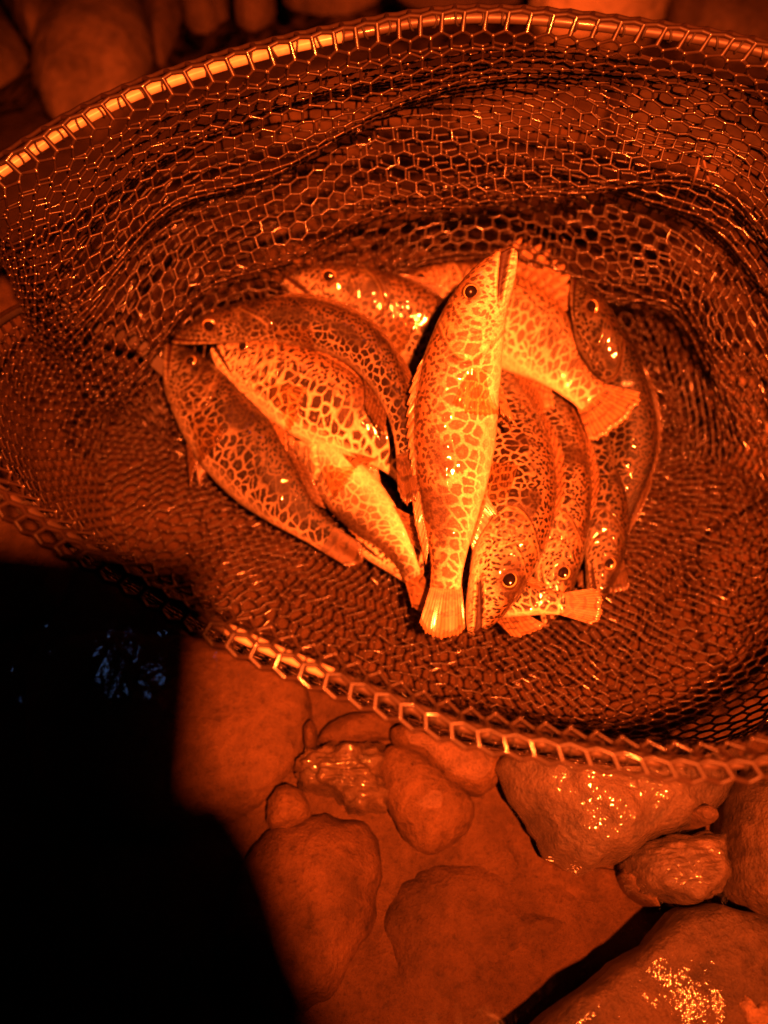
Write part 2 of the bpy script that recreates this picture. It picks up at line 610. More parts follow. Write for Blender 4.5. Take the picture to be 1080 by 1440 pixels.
# -- below the net
pstone([(60, 900), (250, 895), (390, 925), (432, 985), (425, 1060), (392, 1108), (330, 1150), (240, 1170), (100, 1150), (30, 1050)], -0.022, 0.018, M_PALE,
       'broad flat pale underwater stone cut off by the black shadow', 1, power=5, rough=0.8)
pstone([(408, 1078), (432, 1052), (520, 1043), (548, 1062), (541, 1098), (548, 1132), (503, 1152), (470, 1124), (420, 1112)], -0.016, 0.022, M_WET,
       'small rough broken stone with jagged ridges left of the egg shaped stone', 2, power=3.5, rough=1.6, facets=0.8)
pstone([(374, 1150), (384, 1115), (405, 1103), (430, 1120), (438, 1150), (415, 1168), (386, 1170)], -0.02, 0.020, M_PALE,
       'small round pebble above the big rounded underwater stone', 3)
pstone([(533, 1078), (548, 1050), (592, 1060), (632, 1090), (668, 1132), (662, 1168), (622, 1197), (580, 1192), (550, 1145)], -0.014, 0.020, M_PALE,
       'smooth pale egg shaped stone under the net rim', 4, power=2.8, rough=0.5)
pstone([(552, 1022), (610, 1018), (700, 1045), (712, 1085), (676, 1118), (625, 1100), (585, 1062), (553, 1048)], -0.010, 0.022, M_PALE,
       'pale stone half hidden by the net rim above the egg shaped stone', 5, rough=0.6)
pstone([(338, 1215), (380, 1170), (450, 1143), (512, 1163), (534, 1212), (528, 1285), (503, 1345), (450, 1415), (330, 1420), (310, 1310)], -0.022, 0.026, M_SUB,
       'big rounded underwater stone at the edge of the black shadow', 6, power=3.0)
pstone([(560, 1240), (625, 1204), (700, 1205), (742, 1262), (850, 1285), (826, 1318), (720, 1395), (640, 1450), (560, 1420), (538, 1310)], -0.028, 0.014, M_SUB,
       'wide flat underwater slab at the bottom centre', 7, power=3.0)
pstone([(702, 1076), (770, 1040), (1010, 1050), (1022, 1100), (1012, 1135), (985, 1160), (905, 1188), (862, 1214), (805, 1226), (757, 1197), (722, 1142)], 0.004, 0.046, M_WET,
       'large wet glittering boulder beneath the net rim', 8, power=3.6, rough=1.3)
pstone([(876, 1206), (910, 1180), (1002, 1170), (1016, 1182), (1015, 1240), (966, 1282), (935, 1272), (900, 1250)], 0.012, 0.030, M_WET,
       'small angular stone wedged between three wet rocks', 9, power=5, rough=0.6, facets=0.5, tilt=(0.10, -0.25))
pstone([(1034, 1090), (1130, 1080), (1190, 1180), (1140, 1310), (1062, 1296), (1032, 1262), (1018, 1200)], 0.015, 0.036, M_DARKWET,
       'dark wet rock at the right edge beside the narrow crack', 10, power=4)
pstone([(690, 1490), (740, 1446), (790, 1406), (840, 1366), (890, 1326), (938, 1288), (960, 1278), (1030, 1272), (1120, 1330), (1220, 1420), (1200, 1580), (900, 1640), (700, 1540)], 0.022, 0.030, M_DARKWET,
       'large dark wet slab with a straight edge filling the bottom right corner', 11, power=26, rough=0.8)
pstone([(874, 1226), (886, 1222), (912, 1254), (926, 1276), (904, 1266), (884, 1248)], 0.0, 0.014, M_PALE,
       'thin pale sliver of stone tucked under the angular stone', 12)
pstone([(966, 1142), (985, 1132), (1004, 1140), (1006, 1154), (986, 1160)], 0.032, 0.014, M_PALE,
       'tiny pale pebble stuck at the top of the crack', 13)
pstone([(426, 1026), (438, 1013), (446, 1028), (443, 1050), (431, 1056)], -0.014, 0.014, M_SUB,
       'tiny upright pebble beside the broken stone', 14)
pstone([(446, 1040), (480, 1008), (545, 1000), (552, 1034), (520, 1042), (470, 1050)], -0.020, 0.012, M_SUB,
       'low flat stone directly under the net rim', 15)
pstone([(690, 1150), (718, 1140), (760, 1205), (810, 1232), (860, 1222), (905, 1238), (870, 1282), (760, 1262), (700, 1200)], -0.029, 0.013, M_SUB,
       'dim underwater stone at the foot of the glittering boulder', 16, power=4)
pstone([(1032, 1404), (1044, 1396), (1056, 1414), (1076, 1404), (1104, 1436), (1090, 1474), (1052, 1462), (1044, 1436)], 0.050, 0.007, M_BACK,
       'pale jagged chip of stone on the dark slab in the bottom right corner', 17, power=6, rough=2.5)
# -- above the net
pstone([(-70, 20), (-10, 8), (28, 52), (46, 82), (20, 118), (-20, 140), (-80, 120)], 0.0, 0.05, M_BACK,
       'stone cut off by the left edge near the top corner', 21)
pstone([(5, 0), (20, -50), (90, -50), (84, 30), (74, 66), (52, 78), (30, 50)], 0.0, 0.05, M_BACK,
       'narrow stone in the top left corner', 22)
pstone([(92, 16), (150, 2), (196, 20), (210, 70), (196, 124), (140, 165), (76, 165), (48, 112), (55, 74), (82, 60)], 0.005, 0.055, M_BACK,
       'largest rounded stone behind the upper left rim', 23)
pstone([(195, 5), (240, -30), (258, 10), (252, 60), (226, 100), (212, 60)], 0.0, 0.035, M_SUB,
       'dim stone right of the largest rounded stone', 24)
pstone([(256, 18), (268, -20), (312, -24), (322, 22), (296, 46), (268, 42)], 0.004, 0.04, M_PALE,
       'first of two small round stones at the top edge', 25)
pstone([(328, 14), (342, -14), (378, -12), (388, 22), (366, 44), (338, 40)], 0.004, 0.04, M_PALE,
       'second of two small round stones at the top edge', 26)
pstone([(398, 6), (430, -34), (500, -36), (540, -10), (520, 14), (450, 24)], 0.004, 0.045, M_PALE,
       'low stone peeping over the rim near the top middle', 27)
pstone([(556, -4), (640, -50), (730, -40), (740, 4), (680, 26), (600, 24)], 0.0, 0.05, M_SUB,
       'dark stone behind the highest point of the rim', 28)
pstone([(738, 6), (770, -40), (900, -50), (938, -10), (932, 26), (880, 44), (780, 40)], 0.012, 0.07, M_BRIGHT,
       'bright pale stone above the rim at the top right', 29)
pstone([(936, 20), (960, -60), (1080, -80), (1180, -20), (1160, 80), (1040, 84), (960, 60)], 0.010, 0.055, M_BACK,
       'streaked stone in the top right corner', 30)
# -- left
pstone([(-120, 300), (-20, 306), (60, 350), (150, 440), (120, 500), (0, 520), (-120, 480)], -0.006, 0.010, M_PALE,
       'flat orange lit stone in the notch of the net at the left edge', 31, power=6, rough=0.5)
pstone([(-140, 640), (-20, 660), (70, 740), (92, 830), (20, 880), (-120, 860)], -0.018, 0.020, M_PALE,
       'flat stone at the left edge just above the black shadow', 32, power=5, rough=0.5)
# -- stones under and behind the netting
rs = random.Random(5)
k = 100
for yy in np.arange(-0.18, 0.95, 0.170):
    for xx in np.arange(-0.62, 0.82, 0.190):
        x = xx + rs.uniform(-0.028, 0.028)
        y = yy + rs.uniform(-0.024, 0.024)
        rx, ry = rs.uniform(0.078, 0.105), rs.uniform(0.066, 0.090)
        ang = rs.uniform(0, 3.14)
        pts = [(x + rx * rs.uniform(0.85, 1.12) * math.cos(a) * math.cos(ang) - ry * math.sin(a) * math.sin(ang),
                y + rx * math.cos(a) * math.sin(ang) + ry * rs.uniform(0.85, 1.12) * math.sin(a) * math.cos(ang)) for a in np.linspace(0, 6.283, 9)[:-1]]
        if any(inside(p, q) for q in OUTLINES for p in pts + [(x, y)]):
            continue
        if x > 0.12 and y < -0.02 or y < -0.2:
            continue
        k += 1
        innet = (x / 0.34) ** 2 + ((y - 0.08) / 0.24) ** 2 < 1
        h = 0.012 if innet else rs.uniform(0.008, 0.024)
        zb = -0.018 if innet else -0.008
        d = np.array([x, y, 0.0]) - CAM
        fy = 720 - FOC * np.dot(d, UPV) / np.dot(d, FWD)
        if fy < -60:
            continue
        lab, grp = 'dim stone seen only through the holes of the netting', 'stones seen through the netting'
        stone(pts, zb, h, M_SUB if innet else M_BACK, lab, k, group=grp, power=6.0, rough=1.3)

# ------------------------------------------------------------------ fish
PT = np.array([0, .03, .07, .12, .20, .30, .40, .50, .60, .70, .78, .84, .89])
HT = np.array([.018, .041, .062, .081, .102, .122, .131, .127, .112, .085, .060, .047, .046])
HB = np.array([.020, .041, .059, .074, .090, .104, .111, .107, .093, .069, .050, .041, .041])
HW = np.array([.018, .032, .045, .057, .070, .076, .074, .066, .053, .036, .023, .014, .007])


def smooth(a, b, x):
    t = np.clip((x - a) / (b - a), 0, 1)
    return t * t * (3 - 2 * t)


def prof(tab, t):
    # monotone-ish smooth interpolation
    tt = np.linspace(0, .89, 400)
    v = np.interp(tt, PT, tab)
    ker = np.ones(17) / 17
    vp = np.concatenate([np.full(8, v[0]), v, np.full(8, v[-1])])
    vs = np.convolve(vp, ker, 'valid')
    vs[:6] = v[:6]
    return np.interp(t, tt, vs)


FISH_SPHERES = []


class Fish:
    def __init__(s, spine_px, dors, roll=0.0, hs=1.0, ws=1.0, tone=1.0, seed=0, gape=0.0, roll_tail=None, spot=1.0, pat=1.28):
        s.pat = pat
        s.spot = spot
        P = np.array([at_z(x, y, z) for x, y, z in spine_px])
        s.S, s.L = catmull(P, 161)
        T = unit(np.gradient(s.S, axis=0))
        ker = np.ones(9) / 9
        T = unit(np.stack([np.convolve(np.pad(T[:, k], 4, mode='edge'), ker, 'valid') for k in range(3)], 1))
        N = unit(CAM - s.S)
        N = unit(N - T * np.sum(N * T, 1, keepdims=True))
        D = np.cross(N, T)
        dv = RGT * dors[0] - UPV * dors[1]
        if np.dot(D[60], dv) < 0:
            D = -D
        rr = np.linspace(roll, roll if roll_tail is None else roll_tail, len(T))[:, None] * math.pi / 180
        s.T = T
        s.D = D * np.cos(rr) + N * np.sin(rr)
        s.N = N * np.cos(rr) - D * np.sin(rr)
        s.hs, s.ws, s.tone, s.seed, s.gape = hs, ws, tone, seed, gape
        s.off = np.array([seed * 1.37, seed * 0.71, seed * 2.13])
        for k in range(4, 140, 4):
            t = k / 160
            r = min(float(prof(HT, t) * hs), 1.0) * s.L
            FISH_SPHERES.append((*s.S[k], max(prof(HW, min(t, .89)) * ws * s.L * 1.05, 0.006), r))

    def map(s, t, y, x):
        t, y, x = (np.asarray(a, float) for a in (t, y, x))
        f = np.clip(t, 0, 1) * 160
        def ip(A):
            return np.stack([np.interp(f, np.arange(161), A[:, k]) for k in range(3)], -1)
        p = ip(s.S)
        over = (t - np.clip(t, 0, 1)) * s.L
        p = p + ip(s.T) * over[..., None]
        return p + unit(ip(s.D)) * (y * s.L * s.hs)[..., None] + unit(ip(s.N)) * (x * s.L * s.ws)[..., None]

    def surf_x(s, t, y):
        h = np.where(y > 0, prof(HT, t), prof(HB, t))
        return prof(HW, t) * np.sqrt(np.clip(1 - (y / h) ** 2, 0, 1))

    def body(s):
        t = np.concatenate([np.linspace(0, .34, 86), np.linspace(.345, .885, 62)])
        M = 108
        th = np.linspace(0, 2 * math.pi, M, endpoint=False)
        tt, aa = np.meshgrid(t, th, indexing='ij')
        ca, sa = np.cos(aa), np.sin(aa)
        ht, hb, hw = prof(HT, tt), prof(HB, tt), prof(HW, tt)
        y = np.where(ca > 0, ht, hb) * np.sign(ca) * np.abs(ca) ** 0.95
        x = hw * np.sign(sa) * np.abs(sa) ** 0.92
        vpos = y / np.where(ca > 0, ht, hb)
        side = np.abs(sa) ** 0.6
        # gill cover
        te = .300 - .085 * ((y - .012) / .09) ** 2 - .02 * smooth(.0, -.08, y)
        g = smooth(te - .13, te - .015, tt) * (1 - smooth(te - .003, te + .004, tt))
        gro = np.exp(-((tt - te - .006) / .006) ** 2)
        tp_ = te - .095
        pre = np.exp(-((tt - tp_) / .006) ** 2) - .8 * np.exp(-((tt - tp_ - .012) / .006) ** 2)
        br = np.exp(-((tt - (te - .05)) / .004) ** 2) * (y < 0)
        disp = (.0125 * g - .006 * gro + .0032 * pre + .0022 * br) * side
        rays = np.sin((np.arctan2(y + .01, tt - (te - .12)) * 17)) * smooth(te - .11, te - .06, tt) * (1 - smooth(te - .02, te, tt))
        gillc = (1.0 * np.exp(-((tt - te + .006) / .0055) ** 2) - 1.1 * np.exp(-((tt - te - .008) / .006) ** 2)
                 + .55 * np.exp(-((tt - tp_) / .004) ** 2) - .6 * np.exp(-((tt - tp_ - .009) / .004) ** 2)) * (np.abs(sa) > .25)
        gillc = gillc + .38 * rays * (np.abs(sa) > .3)
        # cheek and brow, orbit
        ey, et = .043, .125
        rr = np.sqrt(((tt - et)) ** 2 + ((y - ey) * s.hs) ** 2)
        disp += .004 * np.exp(-((rr - .027) / .008) ** 2) * side - .004 * np.exp(-(rr / .02) ** 2) * side
        disp += .0025 * np.sin(tt * 90 + y * 60) * smooth(.05, .12, tt) * (1 - smooth(.25, .32, tt)) * .3 * side
        # lateral line and soft flank folds
        ll = .045 * (1 - smooth(.4, .8, tt)) + .006
        disp += .0012 * np.exp(-((y - ll) / .004) ** 2) * smooth(.3, .34, tt) * side
        rnd = np.random.RandomState(s.seed)
        for _ in range(5):
            fx, fy, ph = rnd.uniform(6, 22), rnd.uniform(10, 40), rnd.uniform(0, 6)
            disp += .0013 * np.sin(tt * fx + y * fy + ph) * smooth(.3, .4, tt) * side
        x = x + np.sign(sa) * disp
        # mouth
        ym = .006 - .050 * np.clip(tt / .13, 0, 1) ** 1.2
        fm = 1 - smooth(.115, .135, tt)
        dy = y - ym
        x = x * (1 - (.30 if s.gape < 5 else .62) * np.exp(-((dy + .002) / .0052) ** 2) * fm)
        x = x * (1 + .10 * np.exp(-((dy - .011) / .006) ** 2) * fm + .08 * np.exp(-((dy + .012) / .006) ** 2) * fm)
        low = smooth(-.0005, -.0045, dy) * fm
        t2 = tt - .016 * low * (1 - tt / .135).clip(0, 1)
        al = math.radians(s.gape) * low
        hx, hy = .132, -.044
        dx_, dy_ = t2 - hx, y - hy
        t3 = hx + dx_ * np.cos(al) - dy_ * np.sin(al) * 1.0
        y3 = hy + dy_ * np.cos(al) + dx_ * np.sin(al)
        lip = np.exp(-((dy - .010) / .005) ** 2) * fm + .8 * np.exp(-((dy + .011) / .005) ** 2) * fm
        maxi = np.exp(-((dy - .018) / .0022) ** 2) * fm * smooth(.02, .06, tt)
        gillc = np.clip(gillc + .55 * lip - .7 * maxi, -1, 1)
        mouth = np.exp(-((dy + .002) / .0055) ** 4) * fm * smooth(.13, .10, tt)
        P = s.map(t3, y3, x).reshape(-1, 3)
        nr = len(t)
        idx = np.arange(nr * M).reshape(nr, M)
        F = []
        a = idx[:-1]
        b = idx[1:]
        q = np.stack([a, np.roll(a, -1, 1), np.roll(b, -1, 1), b], -1).reshape(-1, 4)
        F = [tuple(f) for f in q]
        # mouth cavity: two rings pushed inside
        V = [P]
        ring0 = (t3[0], y3[0], x[0])
        base = nr * M
        for j, (dep, sc) in enumerate(((.02, .8), (.06, .55))):
            yc = y3[0].mean()
            V.append(s.map(ring0[0] + dep, yc + (ring0[1] - yc) * sc * (1 if j == 0 else .8) - .006 * j, ring0[2] * sc))
            prev = idx[0] if j == 0 else np.arange(base - M, base)
            cur = np.arange(base, base + M)
            for i in range(M):
                k2 = (i + 1) % M
                F.append((int(prev[k2]), int(prev[i]), int(cur[i]), int(cur[k2])))
            base += M
        F.append(tuple(int(i) for i in range(base - M, base))[::-1])
        F.append(tuple(int(i) for i in idx[-1]))
        P = np.vstack(V)
        n2 = len(P) - nr * M
        arc = np.minimum(aa, 2 * math.pi - aa) / math.pi * (ht + hb) * 1.3
        rest = np.stack([tt * s.L + (sa < 0) * .5, arc * s.L * (.5 + .5 * s.hs), np.abs(x) * s.L * .7 + (sa < 0) * .09], -1).reshape(-1, 3) * s.pat + s.off
        rest = np.vstack([rest, np.tile(s.off, (n2, 1))])
        cat = lambda A, f: np.concatenate([A.reshape(-1), np.full(n2, f)])
        orb = np.exp(-(rr / .027) ** 4) * (side > .2)
        return P, F, dict(rest=('FLOAT_VECTOR', rest), vpos=('FLOAT', cat(vpos, 0)), tpos=('FLOAT', cat(tt, 0)),
                          tone=('FLOAT', np.full(len(P), s.tone)), orbit=('FLOAT', cat(orb, 0)), mouth=('FLOAT', cat(mouth, 1)), gillc=('FLOAT', cat(gillc, 0)), spot=('FLOAT', np.full(len(P), s.spot)))

    def fin(s, base, tip, spiny=False, curl=0.0, sub=4, rows=8, edge=0.9, clear=0.3):
        """base, tip: lists of local (t, y, x), one per fin ray."""
        B, Tp = np.array(base, float), np.array(tip, float)
        n = len(B)
        u = np.linspace(0, n - 1, (n - 1) * sub + 1)
        r = np.abs(np.cos(math.pi * u)) ** (1.3 if spiny else 1.0)
        bi = np.stack([np.interp(u, np.arange(n), B[:, k]) for k in range(3)], 1)
        ti = np.stack([np.interp(u, np.arange(n), Tp[:, k]) for k in range(3)], 1)
        e = edge + (1 - edge) * r
        rnd = np.random.RandomState(s.seed + n)
        e = e * (1 + .03 * np.interp(u, np.arange(n), rnd.randn(n)))
        v = np.linspace(0, 1, rows)
        G = bi[:, None, :] + (ti - bi)[:, None, :] * (v[None, :, None] * e[:, None, None])
        G[..., 2] += curl * (v ** 2)[None, :]
        W = s.map(G[..., 0], G[..., 1], G[..., 2])
        du = np.gradient(W, axis=0)
        dv = np.gradient(W, axis=1)
        Nn = unit(np.cross(du, dv))
        thick = (.00028 + (.0007 if spiny else .00024) * r[:, None] * (1 - .75 * v[None, :])) * (s.L / .22)
        A_, B_ = W + Nn * thick[..., None], W - Nn * thick[..., None]
        nu, nv = W.shape[:2]
        idx = np.arange(nu * nv).reshape(nu, nv)
        q = np.stack([idx[:-1, :-1], idx[1:, :-1], idx[1:, 1:], idx[:-1, 1:]], -1).reshape(-1, 4)
        o = nu * nv
        F = [q, q[:, ::-1] + o]
        rim = np.concatenate([idx[:, 0], idx[-1, 1:], idx[::-1, -1][1:], idx[0, ::-1][1:-1]])
        nx_ = np.roll(rim, -1)
        F.append(np.stack([nx_, rim, rim + o, nx_ + o], -1))
        F = np.vstack(F)
        V = np.vstack([A_.reshape(-1, 3), B_.reshape(-1, 3)])
        ra = np.tile(np.repeat(r, nv), 2)
        al = np.tile(np.tile(v, nu), 2)
        rest = np.tile((G * s.L).reshape(-1, 3), (2, 1)) + s.off
        return V, F, dict(ray=('FLOAT', ra), along=('FLOAT', al), tone=('FLOAT', np.full(len(V), s.tone)), clear=('FLOAT', np.full(len(V), clear)), rest=('FLOAT_VECTOR', rest))

    def eye(s, sgn):
        t0, y0 = .125, .043
        x0 = float(s.surf_x(np.array(t0), np.array(y0))) - .0045
        r = .0225
        nv, nu = 13, 24
        V, F, mi = [], [], []
        ths = np.linspace(0, math.pi * .62, nv)
        for th in ths:
            for k in range(nu):
                a = 2 * math.pi * k / nu
                dt = r * math.sin(th) * math.cos(a)
                dy = r * math.sin(th) * math.sin(a) / s.hs
                dx = r * .72 * math.cos(th)
                V.append((t0 + dt, y0 + dy, sgn * (x0 - .004 + dx)))
        V = np.array(V)
        W = s.map(V[:, 0], V[:, 1], V[:, 2])
        for i in range(nv - 1):
            for k in range(nu):
                j = (k + 1) % nu
                F.append((i * nu + k, i * nu + j, (i + 1) * nu + j, (i + 1) * nu + k))
                mi.append(0 if i < 5 else (1 if i < 6 else 2))
        return W, F, mi

    def build(s, label, group='fish piled in the landing net', tail_spread=1.0, dorsal=0.075, dorsal_lay=0.06, soft=None, pec=True, pelv=1.0, anal=True):
        root = empty('fish', s.S[80], label, 'fish', group)
        V, F, A = s.body()
        under(mesh_np('body', V, F, M_FISH, attrs=A), root)
        for sg in (1, -1):
            W, F, mi = s.eye(sg)
            e = mesh_np('eye', W, F, [M_PUPIL, M_RING, M_IRIS])
            e.data.polygons.foreach_set('material_index', mi)
            under(e, root)
        # tail fin
        n = 15
        f = np.linspace(-1, 1, n)
        base = [(.868 - .006 * k * k, .040 * k, 0) for k in f]
        tip = [(.865 + .150 * math.cos(k * .62) * (1 - .05 * k * k), (.110 * tail_spread) * math.sin(k * 1.25) / math.sin(1.25), .004 * math.sin(k * 5)) for k in f]
        V, F, A = s.fin(base, tip, sub=4, rows=9, edge=.97, curl=.008)
        under(mesh_np('tail_fin', V, F, M_FIN, attrs=A), root)
        # spiny dorsal
        n = 12
        tb = np.linspace(.29, .60, n)
        hh = dorsal * np.array([.45, .75, .95, 1, 1, .98, .92, .86, .78, .7, .64, .7])
        base = [(t, float(prof(HT, t)) * .97, 0) for t in tb]
        tip = [(t + dorsal_lay, float(prof(HT, min(t + dorsal_lay, .88))) + h, .006 * math.sin(i)) for i, (t, h) in enumerate(zip(tb, hh))]
        V, F, A = s.fin(base, tip, spiny=True, edge=.66, sub=4, rows=6)
        under(mesh_np('spiny_dorsal_fin', V, F, M_FIN, attrs=A), root)
        tb = np.linspace(.605, .775, 11)
        hh = (dorsal if soft is None else soft) * np.array([.8, .95, 1.05, 1.1, 1.1, 1.05, 1, .9, .8, .65, .5])
        base = [(t, float(prof(HT, t)) * .97, 0) for t in tb]
        tip = [(t + .055, float(prof(HT, min(t + .03, .88))) + h * .9, .004 * math.sin(i * .7)) for i, (t, h) in enumerate(zip(tb, hh))]
        V, F, A = s.fin(base, tip, edge=.95, rows=6)
        under(mesh_np('soft_dorsal_fin', V, F, M_FIN, attrs=A), root)
        if anal:
            tb = np.linspace(.61, .76, 10)
            hh = np.array([.3, .55, .75, .85, .85, .8, .75, .65, .55, .4]) * .085
            base = [(t, -float(prof(HB, t)) * .97, 0) for t in tb]
            tip = [(t + .06, -float(prof(HB, min(t + .03, .88))) - h, .003 * math.sin(i)) for i, (t, h) in enumerate(zip(tb, hh))]
            V, F, A = s.fin(base, tip, edge=.95, rows=6)
            under(mesh_np('anal_fin', V, F, M_FIN, attrs=A), root)
        for sg in (1, -1):
            if pec:
                ks = np.linspace(-1, 1, 12)
                base = [(.310 + .004 * abs(k), -.030 + .022 * k, sg * (float(s.surf_x(np.array(.312), np.array(-.030 + .022 * k))) + .001)) for k in ks]
                tip = [(.315 + .125 * math.cos(.55 * k), -.045 + .075 * k, sg * (float(s.surf_x(np.array(.42), np.array(-.045 + .07 * k))) + .006)) for k in ks]
                V, F, A = s.fin(base, tip, edge=.96, rows=7, clear=.95)
                under(mesh_np('pectoral_fin', V, F, M_FIN, attrs=A), root)
            if pelv:
                ks = np.linspace(0, 1, 7)
                base = [(.325 + .018 * k, -float(prof(HB, .33)) * .93, sg * (.018 + .006 * k)) for k in ks]
                tip = [(.345 + (.115 - .035 * k) * (.6 + .4 / max(pelv, .6)), -float(prof(HB, .33)) - (.055 - .05 * k) * pelv, sg * (.030 + .010 * k)) for k in ks]
                V, F, A = s.fin(base, tip, spiny=False, edge=.93, rows=6)
                under(mesh_np('pelvic_fin', V, F, M_FIN, attrs=A), root)
        return root


Fish([(707, 356, .172), (672, 440, .150), (650, 540, .126), (642, 650, .106), (634, 760, .086), (621, 890, .060)], (-1, 0), roll=6, hs=.92, tone=1.0, seed=1, gape=6, spot=.80, pat=.98).build(
    'pale leopard spotted fish lying on top, open mouth pointing up', dorsal=.02, dorsal_lay=.04, tail_spread=.60)
Fish([(250, 474, .075), (335, 456, .092), (425, 455, .102), (508, 490, .106), (557, 570, .106), (577, 700, .100)], (0, -1), roll=24, roll_tail=10, hs=.54, ws=.72, tone=.27, seed=2, gape=2).build(
    'dark fish arching over its neighbours, back up, tail ending beside the topmost fish', dorsal=.03, dorsal_lay=.05, tail_spread=.42)
Fish([(406, 392, .084), (475, 414, .080), (560, 450, .066), (640, 505, .056), (720, 560, .048), (800, 620, .040)], (0.3, -1), roll=2, hs=1.0, tone=.42, seed=3).build(
    'brownish fish at the back with its snout pointing left and a large round eye', dorsal=.03)
Fish([(242, 490, .062), (272, 545, .060), (316, 610, .056), (372, 680, .050), (430, 736, .046), (505, 784, .040)], (1, -0.6), roll=14, hs=1.12, tone=.22, seed=4, pat=1.2).build(
    'dark netted pattern fish at the far left of the pile with a pointed belly fin', dorsal=.03, tail_spread=.34, pelv=1.1, anal=False)
Fish([(306, 492, .072), (370, 525, .076), (440, 566, .078), (508, 606, .076), (562, 650, .066), (612, 715, .050)], (0.6, -1), roll=2, hs=1.22, tone=.95, seed=5, pat=1.08).build(
    'bright yellowish fish with honeycomb flank squeezed under the arching dark fish', dorsal=.02, tail_spread=.30)
Fish([(548, 410, .060), (632, 426, .068), (712, 458, .074), (774, 502, .076), (814, 542, .074), (870, 592, .074)], (0.4, -1), roll=-10, hs=1.36, tone=1.0, seed=6, spot=.84).build(
    'pale bellied fish passing behind the topmost fish, spines up, pale tail at right', dorsal=.095, dorsal_lay=.03, soft=.012, tail_spread=.75)
Fish([(812, 398, .100), (840, 468, .094), (870, 545, .066), (884, 625, .052), (868, 720, .042), (846, 830, .032)], (1, 0), roll=20, hs=.72, tone=.11, seed=7).build(
    'dark brown fish at the far right of the pile, snout pointing up', dorsal=.02)
Fish([(674, 884, .070), (697, 815, .076), (718, 730, .078), (719, 640, .074), (706, 560, .064), (690, 480, .05)], (1, 0), roll=8, hs=.90, tone=.72, seed=8, gape=3).build(
    'fish with head pointing down and open mouth beside the tail of the topmost fish', dorsal=.03)
Fish([(772, 872, .050), (780, 804, .056), (786, 720, .058), (784, 640, .056), (773, 560, .050), (760, 490, .044)], (1, 0), roll=10, hs=.76, tone=.66, seed=9).build(
    'fish lying head down with its eye just above the loose banded tail', dorsal=.03)
Fish([(838, 850, .034), (848, 780, .038), (846, 700, .040), (838, 620, .042), (820, 560, .042), (790, 500, .040)], (1, 0), roll=10, hs=.72, tone=.20, seed=10).build(
    'dark blotched fish lying head down at the lower right of the pile', dorsal=.03)
Fish([(500, 760, .034), (560, 780, .036), (620, 805, .038), (690, 834, .046), (740, 845, .062), (842, 853, .072)], (0, -1), roll=0, hs=.95, tone=.85, seed=11).build(
    'fish hidden under the pile with only its banded tail showing at the bottom', dorsal=.02, tail_spread=.62)
Fish([(415, 610, .046), (470, 664, .058), (522, 718, .060), (562, 770, .054), (598, 850, .046)], (-0.8, 0.8), roll=-40, hs=1.15, tone=1.0, seed=12, spot=.74).build(
    'pale bellied fish wedged between the dark leftmost fish and the bright honeycomb fish', dorsal=.02, tail_spread=.5)

# ------------------------------------------------------------------ landing net
HOOP_PX = [(-110, 400, .222), (-45, 290, .235), (0, 243, .24), (150, 152, .255), (300, 96, .265), (470, 54, .275), (650, 26, .28), (850, 38, .28), (1080, 76, .275),
           (1260, 160, .265), (1390, 300, .25), (1450, 480, .23), (1430, 680, .21), (1340, 880, .195), (1200, 1010, .185), (1080, 1066, .18), (950, 1072, .178),
           (850, 1058, .177), (740, 1040, .176), (640, 1018, .176), (500, 962, .178), (330, 890, .18), (180, 806, .183), (0, 690, .19), (-100, 600, .2), (-140, 500, .21)]
hoop, _hl = catmull([at_z(*p) for p in HOOP_PX], 360, closed=True)
# the edge of the netting leaves the tube at the left and sags into a notch on a slack cord
EDGE_PX = [p for p in HOOP_PX[2:24]] + [(-60, 560, .185), (-20, 470, .155), (50, 428, .125), (112, 438, .110), (70, 402, .125), (20, 358, .165), (-25, 300, .215)]
NU, NV = 284, 92
EA = 0.0059
edge, _el = catmull([at_z(*p) for p in EDGE_PX], NU, closed=True)
hc = edge.mean(0)
C0 = at_z(600, 640, .012)
out = unit((edge - hc) * np.array([1, 1, 0]))
notch = np.array([min(np.linalg.norm(hoop - e, axis=1)) > 0.012 for e in edge])
Nn_ = (~notch)[:, None].astype(float)
rng = np.random.RandomState(3)
# target shape of the bag
ang = np.linspace(0, 2 * math.pi, NU, endpoint=False)
rowv = np.linspace(0, 1, NV)
Xt = np.zeros((NU, NV, 3))
slack = np.zeros(NU)
for i in range(NU):
    p0 = edge[i]
    d = (p0 - C0)[:2]
    pf = C0[:2] + d * np.array([.80, .98 if d[1] > 0 else .72])
    pf3 = np.array([pf[0], pf[1], .016])
    mid = (p0 + pf3) / 2 + np.array([d[0], d[1], 0]) * .05 + np.array([0, 0, -.018])
    inner = np.array([C0[0] + d[0] * .02, C0[1] + d[1] * .02, .012])
    q, ln = catmull([p0, mid, pf3, pf3 * .5 + inner * .5 + np.array([0, 0, -.002]), inner], 200)
    uy = d[1] / np.linalg.norm(d)
    slack[i] = .12 + .88 * smooth(-.25, .55, uy)
    step_ = EA * 1.5 / (1.0 + .58 * slack[i])
    sj = np.minimum(np.arange(NV) * step_, ln * (.93 + .07 * rowv)) / ln * 199
    Xt[i] = np.stack([np.interp(sj, np.arange(200), q[:, k3]) for k3 in range(3)], 1)
II, JJ = np.meshgrid(np.arange(NU), np.arange(NV), indexing='ij')
par = (II + JJ) % 2 == 0
vert_mask = par[:, :-1]
FS = np.array(FISH_SPHERES)


def solve(A, B, rest, k, lo_only=False):
    d = B - A
    l = np.linalg.norm(d, axis=-1, keepdims=True) + 1e-9
    c = (l - rest) / l * .5 * k
    if lo_only:
        c = np.minimum(c, 0)
    return d * c



